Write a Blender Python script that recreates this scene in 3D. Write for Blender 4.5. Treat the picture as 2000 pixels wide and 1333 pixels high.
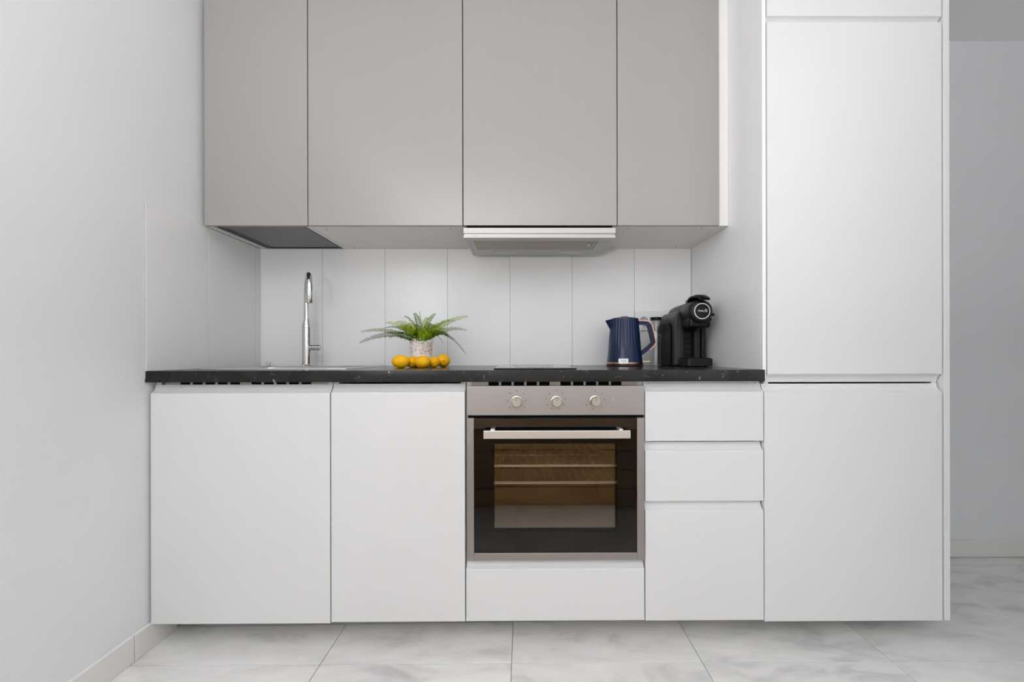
import bpy, bmesh, math, random
from mathutils import Vector, Matrix, Euler

for o in list(bpy.data.objects):
    bpy.data.objects.remove(o)
SC = bpy.context.scene
COL = SC.collection
R = random.Random(7)
PI = math.pi

# ------------------------------------------------------------------ camera
CAMP = Vector((1.2402, -2.03068, 0.97904))
YAW, ROLL, FPX, CX, CY = 0.0055, 0.00192, 830.715, 1024.4, 692.63
_cy, _sy, _cr, _sr = math.cos(YAW), math.sin(YAW), math.cos(ROLL), math.sin(ROLL)
RIGHT = Vector((_cy * _cr, -_sy * _cr, -_sr))
UP = Vector((_cy * _sr, -_sy * _sr, _cr))
FWD = Vector((_sy, _cy, 0))
cam_data = bpy.data.cameras.new('camera')
cam_data.sensor_fit = 'HORIZONTAL'
cam_data.sensor_width = 36.0
cam_data.lens = FPX / 2000 * 36.0
cam_data.shift_x = (1000 - CX) / 2000
cam_data.shift_y = (CY - 666.5) / 2000
cam_data.clip_start = 0.01
cam = bpy.data.objects.new('camera', cam_data)
COL.objects.link(cam)
M3 = Matrix((RIGHT, UP, -FWD)).transposed()
cam.matrix_world = Matrix.Translation(CAMP) @ M3.to_4x4()
SC.camera = cam

# ------------------------------------------------------------------ light and exposure
world = bpy.data.worlds.new('world')
SC.world = world
world.use_nodes = True
wb = world.node_tree.nodes['Background']
wb.inputs['Color'].default_value = (0.97, 0.985, 1.0, 1)
wb.inputs['Strength'].default_value = 1.0
SC.view_settings.view_transform = 'Standard'
SC.view_settings.look = 'None'
SC.view_settings.exposure = 0.0
SC.view_settings.gamma = 1.0
SC.view_settings.use_curve_mapping = False
SC.cycles.use_denoising = True
SC.cycles.max_bounces = 10
SC.cycles.transparent_max_bounces = 16
SC.cycles.diffuse_bounces = 6
SC.cycles.sample_clamp_indirect = 6.0

# room extents
XL, XR, YB, YR, ZC = -0.008, 4.3, 0.008, -3.9, 2.486
WIN = (0.10, 2.85, 0.25, 2.34)          # x0 x1 z0 z1 of the balcony window behind the camera
pl = bpy.data.lights.new('window_daylight', 'AREA')
pl.shape = 'RECTANGLE'; pl.size = WIN[1] - WIN[0]; pl.size_y = WIN[3] - WIN[2]
pl.cycles.is_portal = True
plo = bpy.data.objects.new('window_daylight', pl)
COL.objects.link(plo)
plo.location = ((WIN[0] + WIN[1]) / 2, YR - 0.11, (WIN[2] + WIN[3]) / 2)
plo.rotation_euler = (PI / 2, 0, 0)      # faces +Y, into the room


def at(u, v, Y):
    """point of the plane y = Y that the photograph shows at pixel (u, v)"""
    d = FWD + RIGHT * ((u - CX) / FPX) + UP * (-(v - CY) / FPX)
    return CAMP + d * ((Y - CAMP.y) / d.y)


# ------------------------------------------------------------------ materials
MATS = {}


def nodes_of(name):
    m = bpy.data.materials.new(name)
    m.use_nodes = True
    nt = m.node_tree
    MATS[name] = m
    return m, nt, nt.nodes['Principled BSDF']


def mat(name, col, rough=0.5, metal=0.0, spec=0.5, coat=0.0, noise=None, bump=None, trans=0.0, ior=1.5):
    """principled; noise = (scale, amount) colour variation, bump = (scale, strength, stretch)"""
    m, nt, b = nodes_of(name)
    b.inputs['Base Color'].default_value = (*col, 1)
    b.inputs['Roughness'].default_value = rough
    b.inputs['Metallic'].default_value = metal
    b.inputs['Specular IOR Level'].default_value = spec
    b.inputs['Coat Weight'].default_value = coat
    b.inputs['Coat Roughness'].default_value = 0.08
    b.inputs['Transmission Weight'].default_value = trans
    b.inputs['IOR'].default_value = ior
    if noise or bump:
        tc = nt.nodes.new('ShaderNodeTexCoord')
    if noise:
        n = nt.nodes.new('ShaderNodeTexNoise')
        n.inputs['Scale'].default_value = noise[0]
        n.inputs['Detail'].default_value = 5
        nt.links.new(tc.outputs['Object'], n.inputs['Vector'])
        r = nt.nodes.new('ShaderNodeValToRGB')
        a = noise[1]
        r.color_ramp.elements[0].position = 0.3
        r.color_ramp.elements[1].position = 0.7
        r.color_ramp.elements[0].color = (*[c * (1 - a) for c in col], 1)
        r.color_ramp.elements[1].color = (*[min(1, c * (1 + a)) for c in col], 1)
        nt.links.new(n.outputs['Fac'], r.inputs['Fac'])
        nt.links.new(r.outputs['Color'], b.inputs['Base Color'])
    if bump:
        mp = nt.nodes.new('ShaderNodeMapping')
        mp.inputs['Scale'].default_value = bump[2] if len(bump) > 2 else (1, 1, 1)
        nt.links.new(tc.outputs['Object'], mp.inputs['Vector'])
        n2 = nt.nodes.new('ShaderNodeTexNoise')
        n2.inputs['Scale'].default_value = bump[0]
        n2.inputs['Detail'].default_value = 4
        nt.links.new(mp.outputs['Vector'], n2.inputs['Vector'])
        bp = nt.nodes.new('ShaderNodeBump')
        bp.inputs['Strength'].default_value = bump[1]
        bp.inputs['Distance'].default_value = 0.002
        nt.links.new(n2.outputs['Fac'], bp.inputs['Height'])
        nt.links.new(bp.outputs['Normal'], b.inputs['Normal'])
    return m


def mat_glass(name, tint, glossy=(1, 1, 1), rough=0.0, fac=None, ior=1.5):
    """thin pane: clear transmission plus mirror reflection"""
    m, nt, b = nodes_of(name)
    nt.nodes.remove(b)
    out = nt.nodes['Material Output']
    t = nt.nodes.new('ShaderNodeBsdfTransparent'); t.inputs['Color'].default_value = (*tint, 1)
    g = nt.nodes.new('ShaderNodeBsdfGlossy'); g.inputs['Color'].default_value = (*glossy, 1)
    g.inputs['Roughness'].default_value = rough
    mx = nt.nodes.new('ShaderNodeMixShader')
    if fac is None:
        f = nt.nodes.new('ShaderNodeFresnel'); f.inputs['IOR'].default_value = ior
        nt.links.new(f.outputs['Fac'], mx.inputs['Fac'])
    else:
        mx.inputs['Fac'].default_value = fac
    nt.links.new(t.outputs[0], mx.inputs[1]); nt.links.new(g.outputs[0], mx.inputs[2])
    nt.links.new(mx.outputs[0], out.inputs['Surface'])
    return m


mat('wall_paint', (0.815, 0.82, 0.83), 0.75, spec=0.25, noise=(1.3, 0.012), bump=(180, 0.08))
mat('ceiling_paint', (0.88, 0.88, 0.88), 0.8, spec=0.2)
mat('skirting_white', (0.80, 0.79, 0.77), 0.35, noise=(3, 0.01))
mat('lacquer_white', (0.71, 0.71, 0.71), 0.28, spec=0.4, noise=(1.1, 0.006))
mat('panel_white', (0.86, 0.86, 0.865), 0.22, spec=0.45, noise=(1.1, 0.006))
mat('carcass_white', (0.84, 0.83, 0.81), 0.45)
mat('lacquer_greige', (0.335, 0.322, 0.312), 0.10, spec=0.45, noise=(1.4, 0.012))
mat('gap_shade_and_caps', (0.10, 0.095, 0.09), 0.6)  # painted shade in the door gaps, also the screw caps
mat('tile_white', (0.84, 0.84, 0.84), 0.16, spec=0.4, noise=(1.2, 0.01))
mat('grout_grey', (0.42, 0.42, 0.42), 0.9)
mat('floor_grout', (0.30, 0.295, 0.285), 0.9)
mat('plinth_grey', (0.40, 0.39, 0.38), 0.4, metal=0.2)
mat('black_plastic', (0.012, 0.012, 0.013), 0.35)
mat('black_matte', (0.005, 0.005, 0.005), 0.8, spec=0.1)
mat('steel', (0.40, 0.372, 0.358), 0.42, metal=1.0, bump=(60, 0.05, (1, 1, 40)))
mat('steel_handle', (0.74, 0.70, 0.675), 0.36, metal=1.0, bump=(60, 0.04, (1, 1, 40)))
mat('steel_grey', (0.42, 0.42, 0.42), 0.42, metal=0.85)
mat('steel_sink', (0.62, 0.62, 0.62), 0.28, metal=1.0)
mat('chrome', (0.70, 0.70, 0.71), 0.06, metal=1.0)
mat('rail_metal', (0.50, 0.46, 0.41), 0.5, metal=0.3)
mat('knob_metal', (0.52, 0.475, 0.425), 0.30, metal=1.0)
mat('rack_chrome', (0.88, 0.86, 0.82), 0.4, metal=1.0)
mat('enamel_dark', (0.025, 0.022, 0.02), 0.4)
mat('hob_glass', (0.006, 0.006, 0.007), 0.06, spec=0.5)
mat('print_grey', (0.10, 0.095, 0.09), 0.6)
mat('print_white', (0.75, 0.75, 0.75), 0.5)
mat('hood_white', (0.50, 0.485, 0.47), 0.38, metal=0.25)
mat('filter_mesh', (0.34, 0.31, 0.25), 0.42, metal=0.7, bump=(900, 0.4))
mat('hood_lens', (0.62, 0.63, 0.62), 0.25)
mat('dark_board', (0.085, 0.085, 0.09), 0.3)
mat('socket_white', (0.80, 0.80, 0.82), 0.3)
mat('navy_enamel', (0.004, 0.016, 0.058), 0.22, spec=0.4, coat=0.0)
mat('navy_plastic', (0.008, 0.013, 0.055), 0.32, spec=0.35)
mat('copper', (0.80, 0.42, 0.29), 0.25, metal=1.0)
mat('brass', (0.90, 0.66, 0.40), 0.25, metal=1.0)
mat('badge_silver', (0.72, 0.75, 0.80), 0.35, metal=0.3)
mat('machine_black', (0.005, 0.005, 0.005), 0.35, spec=0.25)
mat('machine_satin', (0.011, 0.011, 0.011), 0.40, spec=0.3)
mat('machine_grey', (0.030, 0.030, 0.029), 0.42, spec=0.35)
mat('tank_black', (0.002, 0.002, 0.002), 0.12, spec=0.04)
mat('ring_white', (0.75, 0.75, 0.74), 0.3, metal=0.2)
mat('soil', (0.05, 0.035, 0.022), 0.9)
mat('frond_light', (0.30, 0.42, 0.012), 0.5, spec=0.2, noise=(40, 0.3))
mat('frond_mid', (0.15, 0.26, 0.010), 0.5, spec=0.2, noise=(40, 0.3))
mat('frond_dark', (0.05, 0.115, 0.008), 0.5, spec=0.2, noise=(40, 0.3))
mat('lemon_peel', (0.98, 0.47, 0.004), 0.42, spec=0.25, noise=(18, 0.12), bump=(420, 0.35))
mat('lemon_scar', (0.42, 0.20, 0.03), 0.7)
mat('window_frame_white', (0.8, 0.8, 0.8), 0.4)
mat('cable_white', (0.75, 0.75, 0.73), 0.4)
mat_glass('window_glass', (0.97, 0.98, 0.98))
mat_glass('oven_outer_glass', (0.90, 0.88, 0.86), ior=1.33)
mat_glass('oven_inner_glass', (0.95, 0.92, 0.88), (0.98, 0.96, 0.92), 0.01, 0.16)
mat_glass('clear_glass', (0.965, 0.97, 0.97), fac=0.05)


def mat_counter():
    m, nt, b = nodes_of('counter_laminate')
    tc = nt.nodes.new('ShaderNodeTexCoord')
    n1 = nt.nodes.new('ShaderNodeTexNoise'); n1.inputs['Scale'].default_value = 9; n1.inputs['Detail'].default_value = 8
    r1 = nt.nodes.new('ShaderNodeValToRGB')
    r1.color_ramp.elements[0].color = (0.006, 0.006, 0.0065, 1); r1.color_ramp.elements[0].position = 0.35
    r1.color_ramp.elements[1].color = (0.018, 0.0175, 0.018, 1); r1.color_ramp.elements[1].position = 0.7
    nt.links.new(tc.outputs['Object'], n1.inputs['Vector']); nt.links.new(n1.outputs['Fac'], r1.inputs['Fac'])
    # thin pale veins, broken up by a second noise
    mp = nt.nodes.new('ShaderNodeMapping'); mp.inputs['Rotation'].default_value = (0.3, 0.5, 0.4)
    n2 = nt.nodes.new('ShaderNodeTexNoise'); n2.inputs['Scale'].default_value = 11; n2.inputs['Detail'].default_value = 3
    n2.inputs['Distortion'].default_value = 1.4
    nt.links.new(tc.outputs['Object'], mp.inputs['Vector']); nt.links.new(mp.outputs['Vector'], n2.inputs['Vector'])
    a = nt.nodes.new('ShaderNodeMath'); a.operation = 'SUBTRACT'; a.inputs[1].default_value = 0.5
    ab = nt.nodes.new('ShaderNodeMath'); ab.operation = 'ABSOLUTE'
    lt = nt.nodes.new('ShaderNodeMath'); lt.operation = 'LESS_THAN'; lt.inputs[1].default_value = 0.006
    nt.links.new(n2.outputs['Fac'], a.inputs[0]); nt.links.new(a.outputs[0], ab.inputs[0]); nt.links.new(ab.outputs[0], lt.inputs[0])
    n3 = nt.nodes.new('ShaderNodeTexNoise'); n3.inputs['Scale'].default_value = 42; n3.inputs['Detail'].default_value = 2
    nt.links.new(tc.outputs['Object'], n3.inputs['Vector'])
    g3 = nt.nodes.new('ShaderNodeMapRange'); g3.inputs['From Min'].default_value = 0.56; g3.inputs['From Max'].default_value = 0.70
    nt.links.new(n3.outputs['Fac'], g3.inputs['Value'])
    mu = nt.nodes.new('ShaderNodeMath'); mu.operation = 'MULTIPLY'
    nt.links.new(lt.outputs[0], mu.inputs[0]); nt.links.new(g3.outputs[0], mu.inputs[1])
    mx = nt.nodes.new('ShaderNodeMixRGB'); mx.inputs['Color2'].default_value = (0.34, 0.33, 0.32, 1)
    nt.links.new(mu.outputs[0], mx.inputs['Fac']); nt.links.new(r1.outputs['Color'], mx.inputs['Color1'])
    nt.links.new(mx.outputs['Color'], b.inputs['Base Color'])
    b.inputs['Roughness'].default_value = 0.22
    b.inputs['Specular IOR Level'].default_value = 0.35


def mat_floor():
    m, nt, b = nodes_of('floor_tile_stone')
    tc = nt.nodes.new('ShaderNodeTexCoord')
    oi = nt.nodes.new('ShaderNodeObjectInfo')
    sc = nt.nodes.new('ShaderNodeVectorMath'); sc.operation = 'SCALE'
    cb = nt.nodes.new('ShaderNodeCombineXYZ')
    for i in range(3):
        nt.links.new(oi.outputs['Random'], cb.inputs[i])
    nt.links.new(cb.outputs[0], sc.inputs[0]); sc.inputs['Scale'].default_value = 37.0
    ad = nt.nodes.new('ShaderNodeVectorMath'); ad.operation = 'ADD'
    nt.links.new(tc.outputs['Object'], ad.inputs[0]); nt.links.new(sc.outputs[0], ad.inputs[1])
    mp = nt.nodes.new('ShaderNodeMapping')
    mp.inputs['Rotation'].default_value = (0, 0, math.radians(32)); mp.inputs['Scale'].default_value = (1.0, 2.6, 1)
    nt.links.new(ad.outputs[0], mp.inputs['Vector'])
    n1 = nt.nodes.new('ShaderNodeTexNoise'); n1.inputs['Scale'].default_value = 3.4; n1.inputs['Detail'].default_value = 9
    n1.inputs['Roughness'].default_value = 0.62; n1.inputs['Distortion'].default_value = 0.6
    nt.links.new(mp.outputs['Vector'], n1.inputs['Vector'])
    r1 = nt.nodes.new('ShaderNodeValToRGB')
    e = r1.color_ramp.elements
    e[0].position = 0.30; e[0].color = (0.52, 0.515, 0.51, 1)
    e[1].position = 0.66; e[1].color = (0.82, 0.815, 0.805, 1)
    mid = r1.color_ramp.elements.new(0.47); mid.color = (0.73, 0.725, 0.715, 1)
    nt.links.new(n1.outputs['Fac'], r1.inputs['Fac'])
    nt.links.new(r1.outputs['Color'], b.inputs['Base Color'])
    b.inputs['Roughness'].default_value = 0.42
    b.inputs['Specular IOR Level'].default_value = 0.4


def mat_pot():
    m, nt, b = nodes_of('pot_speckled')
    tc = nt.nodes.new('ShaderNodeTexCoord')
    v = nt.nodes.new('ShaderNodeTexVoronoi'); v.inputs['Scale'].default_value = 210
    nt.links.new(tc.outputs['Object'], v.inputs['Vector'])
    sx = nt.nodes.new('ShaderNodeSeparateColor')
    nt.links.new(v.outputs['Color'], sx.inputs[0])
    r = nt.nodes.new('ShaderNodeValToRGB'); r.color_ramp.interpolation = 'CONSTANT'
    e = r.color_ramp.elements
    e[0].position = 0; e[0].color = (0.80, 0.77, 0.74, 1)
    e[1].position = 0.55; e[1].color = (0.62, 0.47, 0.43, 1)
    x = e.new(0.78); x.color = (0.40, 0.30, 0.28, 1)
    x = e.new(0.90); x.color = (0.78, 0.74, 0.71, 1)
    # the glaze below the speckle band is plain
    sep = nt.nodes.new('ShaderNodeSeparateXYZ'); nt.links.new(tc.outputs['Object'], sep.inputs[0])
    gt = nt.nodes.new('ShaderNodeMath'); gt.operation = 'GREATER_THAN'; gt.inputs[1].default_value = 0.052
    nt.links.new(sep.outputs['Z'], gt.inputs[0])
    mx = nt.nodes.new('ShaderNodeMixRGB'); mx.inputs['Color1'].default_value = (0.78, 0.74, 0.71, 1)
    nt.links.new(gt.outputs[0], mx.inputs['Fac']); nt.links.new(sx.outputs[0], r.inputs['Fac'])
    nt.links.new(r.outputs['Color'], mx.inputs['Color2'])
    nt.links.new(mx.outputs['Color'], b.inputs['Base Color'])
    b.inputs['Roughness'].default_value = 0.5


def mat_wood():
    m, nt, b = nodes_of('wood_plank')
    tc = nt.nodes.new('ShaderNodeTexCoord')
    mp = nt.nodes.new('ShaderNodeMapping'); mp.inputs['Scale'].default_value = (1.2, 1.2, 14)
    nt.links.new(tc.outputs['Object'], mp.inputs['Vector'])
    n = nt.nodes.new('ShaderNodeTexNoise'); n.inputs['Scale'].default_value = 1.0; n.inputs['Detail'].default_value = 7
    n.inputs['Distortion'].default_value = 0.8
    nt.links.new(mp.outputs['Vector'], n.inputs['Vector'])
    r = nt.nodes.new('ShaderNodeValToRGB')
    r.color_ramp.elements[0].position = 0.3; r.color_ramp.elements[0].color = (0.46, 0.26, 0.09, 1)
    r.color_ramp.elements[1].position = 0.7; r.color_ramp.elements[1].color = (0.80, 0.53, 0.24, 1)
    nt.links.new(n.outputs['Fac'], r.inputs['Fac']); nt.links.new(r.outputs['Color'], b.inputs['Base Color'])
    b.inputs['Roughness'].default_value = 0.5


mat_counter(); mat_floor(); mat_pot(); mat_wood()

# ------------------------------------------------------------------ mesh helpers
BASE = {}      # object name -> world location of its origin (no rotations used on these)


def shade(me, ang=35):
    try:
        me.set_sharp_from_angle(angle=math.radians(ang))
    except Exception:
        pass
    ar = sorted(p.area for p in me.polygons)
    lim = max(8 * ar[len(ar) // 2], 5e-4)
    for p in me.polygons:
        p.use_smooth = p.area < lim          # big flat faces keep their own normal


def link(name, me, m, parent=None, loc=(0, 0, 0)):
    o = bpy.data.objects.new(name, me)
    COL.objects.link(o)
    if m is not None and len(me.materials) == 0:
        me.materials.append(MATS[m])
    o.location = loc
    if parent is not None:
        o.parent = parent
    return o


def obj(name, bm, m, parent=None, smooth=None, local=False):
    """link bm (world coordinates) as ONE mesh object; origin at the parent's base or at its own base"""
    me = bpy.data.meshes.new(name)
    bmesh.ops.recalc_face_normals(bm, faces=bm.faces)
    if local:
        org = Vector((0, 0, 0)); loc = Vector((0, 0, 0))
    elif parent is not None:
        org = BASE[parent.name]; loc = Vector((0, 0, 0))
    else:
        xs = [v.co for v in bm.verts]
        lo = Vector([min(c[i] for c in xs) for i in range(3)]); hi = Vector([max(c[i] for c in xs) for i in range(3)])
        org = Vector(((lo.x + hi.x) / 2, (lo.y + hi.y) / 2, lo.z)); loc = org
    bm.to_mesh(me); bm.free()
    me.transform(Matrix.Translation(-org))
    if smooth:
        shade(me, smooth)
    o = link(name, me, m, parent, loc)
    BASE[o.name] = org
    return o


def tag(o, label, cat, group=None):
    o['label'] = label; o['category'] = cat
    if group:
        o['group'] = group
    return o


def struct(o, label=None):
    o['kind'] = 'structure'
    if label:
        o['label'] = label
    return o


def thing(name, label, cat, loc, group=None):
    o = bpy.data.objects.new(name, None)
    o.empty_display_size = 0.05
    COL.objects.link(o)
    o.location = loc
    BASE[o.name] = Vector(loc)
    return tag(o, label, cat, group)


def abox(bm, x0, x1, y0, y1, z0, z1, bev=0.0, seg=1):
    r = bmesh.ops.create_cube(bm, size=1.0)
    vs = r['verts']
    for v in vs:
        v.co = Vector((x0 + (x1 - x0) * (v.co.x + .5), y0 + (y1 - y0) * (v.co.y + .5), z0 + (z1 - z0) * (v.co.z + .5)))
    if bev > 0:
        es = list({e for v in vs for e in v.link_edges})
        bmesh.ops.bevel(bm, geom=es, offset=bev, segments=seg, profile=0.5, affect='EDGES')
    return bm


def box(name, x0, x1, y0, y1, z0, z1, m, parent=None, bev=0.0, seg=1):
    return obj(name, abox(bmesh.new(), x0, x1, y0, y1, z0, z1, bev, seg), m, parent, None)


def aprofile(bm, pts, x0, x1):
    """extrude a closed (y, z) outline along x"""
    a = [bm.verts.new((x0, p[0], p[1])) for p in pts]
    b = [bm.verts.new((x1, p[0], p[1])) for p in pts]
    n = len(pts)
    bm.faces.new(a); bm.faces.new(list(reversed(b)))
    for i in range(n):
        j = (i + 1) % n
        bm.faces.new((a[i], b[i], b[j], a[j]))
    return bm


def alathe(bm, prof, c, seg=32, axis='Z', rfun=None, caps=True):
    """revolve (r, h) outline about an axis through c"""
    rings = []
    for (r, h) in prof:
        ring = []
        for k in range(seg):
            t = 2 * PI * k / seg
            rr = r * (rfun(t, h) if rfun else 1.0)
            a, b = rr * math.cos(t), rr * math.sin(t)
            p = {'Z': (a, b, h), 'Y': (a, h, b), 'X': (h, a, b)}[axis]
            ring.append(bm.verts.new((c[0] + p[0], c[1] + p[1], c[2] + p[2])))
        rings.append(ring)
    for i in range(len(rings) - 1):
        for k in range(seg):
            l = (k + 1) % seg
            bm.faces.new((rings[i][k], rings[i][l], rings[i + 1][l], rings[i + 1][k]))
    if caps:
        if prof[0][0] > 1e-5: bm.faces.new(list(reversed(rings[0])))
        if prof[-1][0] > 1e-5: bm.faces.new(rings[-1])
    bmesh.ops.remove_doubles(bm, verts=list({v for r in rings for v in r}), dist=1e-6)
    return bm


def lathe(name, prof, c, m, parent=None, seg=32, axis='Z', rfun=None, smooth=40):
    return obj(name, alathe(bmesh.new(), prof, c, seg, axis, rfun), m, parent, smooth)


def atube(bm, pts, rad, seg=10, cap=True, sx=1.0):
    """tube along points; rad a number or list; sx squashes the width"""
    pts = [Vector(p) for p in pts]
    n = len(pts)
    rads = rad if isinstance(rad, (list, tuple)) else [rad] * n
    rings = []
    prev = None
    for i in range(n):
        d = (pts[min(i + 1, n - 1)] - pts[max(i - 1, 0)]).normalized()
        if prev is None:
            ref = Vector((0, 0, 1)) if abs(d.z) < 0.9 else Vector((0, 1, 0))
            u = d.cross(ref).normalized()
        else:
            u = (prev - d * prev.dot(d)).normalized()
        prev = u
        w = d.cross(u)
        rings.append([bm.verts.new(pts[i] + (u * math.cos(2 * PI * k / seg) * sx + w * math.sin(2 * PI * k / seg)) * rads[i]) for k in range(seg)])
    for i in range(n - 1):
        for k in range(seg):
            l = (k + 1) % seg
            bm.faces.new((rings[i][k], rings[i][l], rings[i + 1][l], rings[i + 1][k]))
    if cap:
        bm.faces.new(list(reversed(rings[0]))); bm.faces.new(rings[-1])
    return bm


def bez(p0, p1, p2, p3, n):
    out = []
    p0, p1, p2, p3 = map(Vector, (p0, p1, p2, p3))
    for i in range(n + 1):
        t = i / n
        out.append(p0 * (1 - t) ** 3 + p1 * 3 * t * (1 - t) ** 2 + p2 * 3 * t * t * (1 - t) + p3 * t ** 3)
    return out


def text_bm(s, size, ext=0.0004):
    """lettering as a mesh in the local x-z plane, facing -y, centred"""
    cu = bpy.data.curves.new('lettering', 'FONT')
    cu.body = s; cu.size = size; cu.extrude = ext; cu.align_x = 'CENTER'; cu.align_y = 'CENTER'
    cu.resolution_u = 3
    o = bpy.data.objects.new('lettering', cu)
    COL.objects.link(o)
    dg = bpy.context.evaluated_depsgraph_get()
    me = bpy.data.meshes.new_from_object(o.evaluated_get(dg))
    bm = bmesh.new(); bm.from_mesh(me)
    bpy.data.objects.remove(o); bpy.data.curves.remove(cu); bpy.data.meshes.remove(me)
    bmesh.ops.transform(bm, matrix=Matrix.Rotation(PI / 2, 4, 'X'), verts=bm.verts)
    return bm


def moved(bm, mtx):
    bmesh.ops.transform(bm, matrix=mtx, verts=bm.verts)
    return bm


# ================================================================== THE SETTING
T = 0.6050
flo = struct(box('floor', XL - 0.1, XR, YR - 0.1, YB + 0.1, -0.08, -0.0025, 'floor_grout'), 'floor of square pale grey stone-look tiles')
fx = [-0.005 + T * k for k in range(-1, 9)]
fy = [-0.683 + T * k for k in range(-8, 3)]
bm = bmesh.new(); g = 0.0011
abox(bm, g, T - g, g, T - g, -0.010, 0.0, 0.0008)
tile_me = bpy.data.meshes.new('tile'); bm.to_mesh(tile_me); bm.free(); tile_me.materials.append(MATS['floor_tile_stone'])


def clipped_tile(x0, x1, y0, y1):
    b = abox(bmesh.new(), x0, x1, y0, y1, -0.010, 0.0, 0.0008)
    return obj('tile', b, 'floor_tile_stone', flo)


for x in fx:
    for y in fy:
        cx0, cx1, cy0, cy1 = max(x + g, XL), min(x + T - g, XR), max(y + g, YR), min(y + T - g, YB)
        if cx1 - cx0 < 0.01 or cy1 - cy0 < 0.01:
            continue
        if cx1 - cx0 > T - 3 * g and cy1 - cy0 > T - 3 * g:
            link('tile', tile_me, None, flo, Vector((x, y, 0)) - BASE[flo.name])
        else:
            clipped_tile(cx0, cx1, cy0, cy1)

wl = struct(box('wall_left', XL - 0.12, XL, YR, YB, 0, ZC, 'wall_paint'), 'pale grey painted wall beside the worktop')
wbk = struct(box('wall_back', XL - 0.12, XR + 0.12, YB, YB + 0.12, 0, ZC, 'wall_paint'), 'grey painted wall behind the kitchen cabinets')
struct(box('wall_right_added', 2.95, 3.07, YR, -1.45, 0, ZC, 'wall_paint'))     # added unseen partition: dims the hall and bounces light left; passage past its end
struct(box('wall_hall', XR, XR + 0.12, YR, YB, 0, ZC, 'wall_paint'))
bm = bmesh.new()
abox(bm, XL, WIN[0], YR - 0.2, YR, 0, ZC); abox(bm, WIN[1], XR, YR - 0.2, YR, 0, ZC)
abox(bm, WIN[0], WIN[1], YR - 0.2, YR, 0, WIN[2]); abox(bm, WIN[0], WIN[1], YR - 0.2, YR, WIN[3], ZC)
struct(obj('wall_rear', bm, 'wall_paint'))
struct(box('ceiling', XL - 0.12, XR + 0.12, YR - 0.2, YB + 0.12, ZC, ZC + 0.1, 'ceiling_paint'))
bm = bmesh.new()
wy0, wy1 = YR - 0.15, YR - 0.08
for (a, b_) in ((WIN[0], WIN[0] + .06), (0.98, 1.06), (1.89, 1.97), (WIN[1] - .06, WIN[1])):
    abox(bm, a, b_, wy0, wy1, WIN[2], WIN[3])
abox(bm, WIN[0], WIN[1], wy0, wy1, WIN[2], WIN[2] + .06); abox(bm, WIN[0], WIN[1], wy0, wy1, WIN[3] - .06, WIN[3])
w1 = struct(obj('window_1', bm, 'window_frame_white'))
for (a, b_) in ((WIN[0] + .06, 0.98), (1.06, 1.89), (1.97, WIN[1] - .06)):
    box('pane', a, b_, YR - .118, YR - .114, WIN[2] + .06, WIN[3] - .06, 'window_glass', w1)

# wall tiles above the worktop (each one a piece of its wall)
ZT0, ZT1 = 0.900, 1.4835
struct_grout_b = box('grout_bed', 0.0, 2.05, 0.0015, YB, ZT0, ZT1, 'grout_grey', wbk)
xs = [XL] + [0.29 + 0.2975 * k for k in range(6)] + [2.05]
for i in range(7):
    box('tile', xs[i] + .0009, xs[i + 1] - .0009, 0.0, YB - .0005, ZT0, ZT1, 'tile_white', wbk, 0.0006)
box('grout_bed', XL, -0.0050, -0.618, 0.0, ZT0, ZT1, 'grout_grey', wl)
ys = [-0.6185, -0.338, -0.036, -0.001]
for i in range(3):
    box('tile', XL + .0005, -0.004, ys[i] + .0009, ys[i + 1] - .0009, ZT0, ZT1, 'tile_white', wl, 0.0006)

# skirting boards
bl = struct(box('baseboard_left', XL, XL + 0.012, -0.6664, -0.50, 0.0005, 0.0845, 'skirting_white', bev=0.001), 'white skirting board along the pale grey wall')
yy = [-0.668, -1.273, -1.878, -2.483, -3.088, -3.893]
for i in range(len(yy) - 1):
    box('skirting_piece', XL, XL + 0.012, yy[i + 1] + .0008, yy[i] - .0008, 0.0005, 0.0845, 'skirting_white', bl, 0.001)
bb = struct(box('baseboard_back', 2.70, XR, YB - 0.012, YB, 0.0025, 0.0855, 'skirting_white', bev=0.001), 'white skirting board along the wall beside the tall cabinet')

# ================================================================== BASE UNITS
YD = -0.606            # front plane of the doors
DT = 0.022             # door thickness


def grip_top(z1):      # finger-grip profile on a top edge: front -> lip
    return [(YD, z1 - 0.004), (YD + .0012, z1 - .0012), (YD + .004, z1), (YD + .010, z1 + .0035), (YD + .0155, z1 + .010), (YD + .019, z1 + .019), (YD + .0195, z1 + .026), (YD + DT, z1 + .026)]


def front(name, x0, x1, z0, z1, parent, grip='top', m='lacquer_white'):
    """a lacquered front with a moulded grip along one edge"""
    if grip == 'top':
        pts = [(YD + DT, z0), (YD + .001, z0), (YD, z0 + .001)] + grip_top(z1)
    elif grip == 'bottom':
        up = [(y, z0 - (z - z1) + 0) for (y, z) in grip_top(z1)]
        pts = [(YD + DT, z1), (YD + .001, z1), (YD, z1 - .001)] + up
    else:
        pts = [(YD + DT, z0), (YD + .001, z0), (YD, z0 + .001), (YD, z1 - .001), (YD + .001, z1), (YD + DT, z1)]
    return obj(name, aprofile(bmesh.new(), pts, x0, x1), m, parent, 30)


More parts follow.
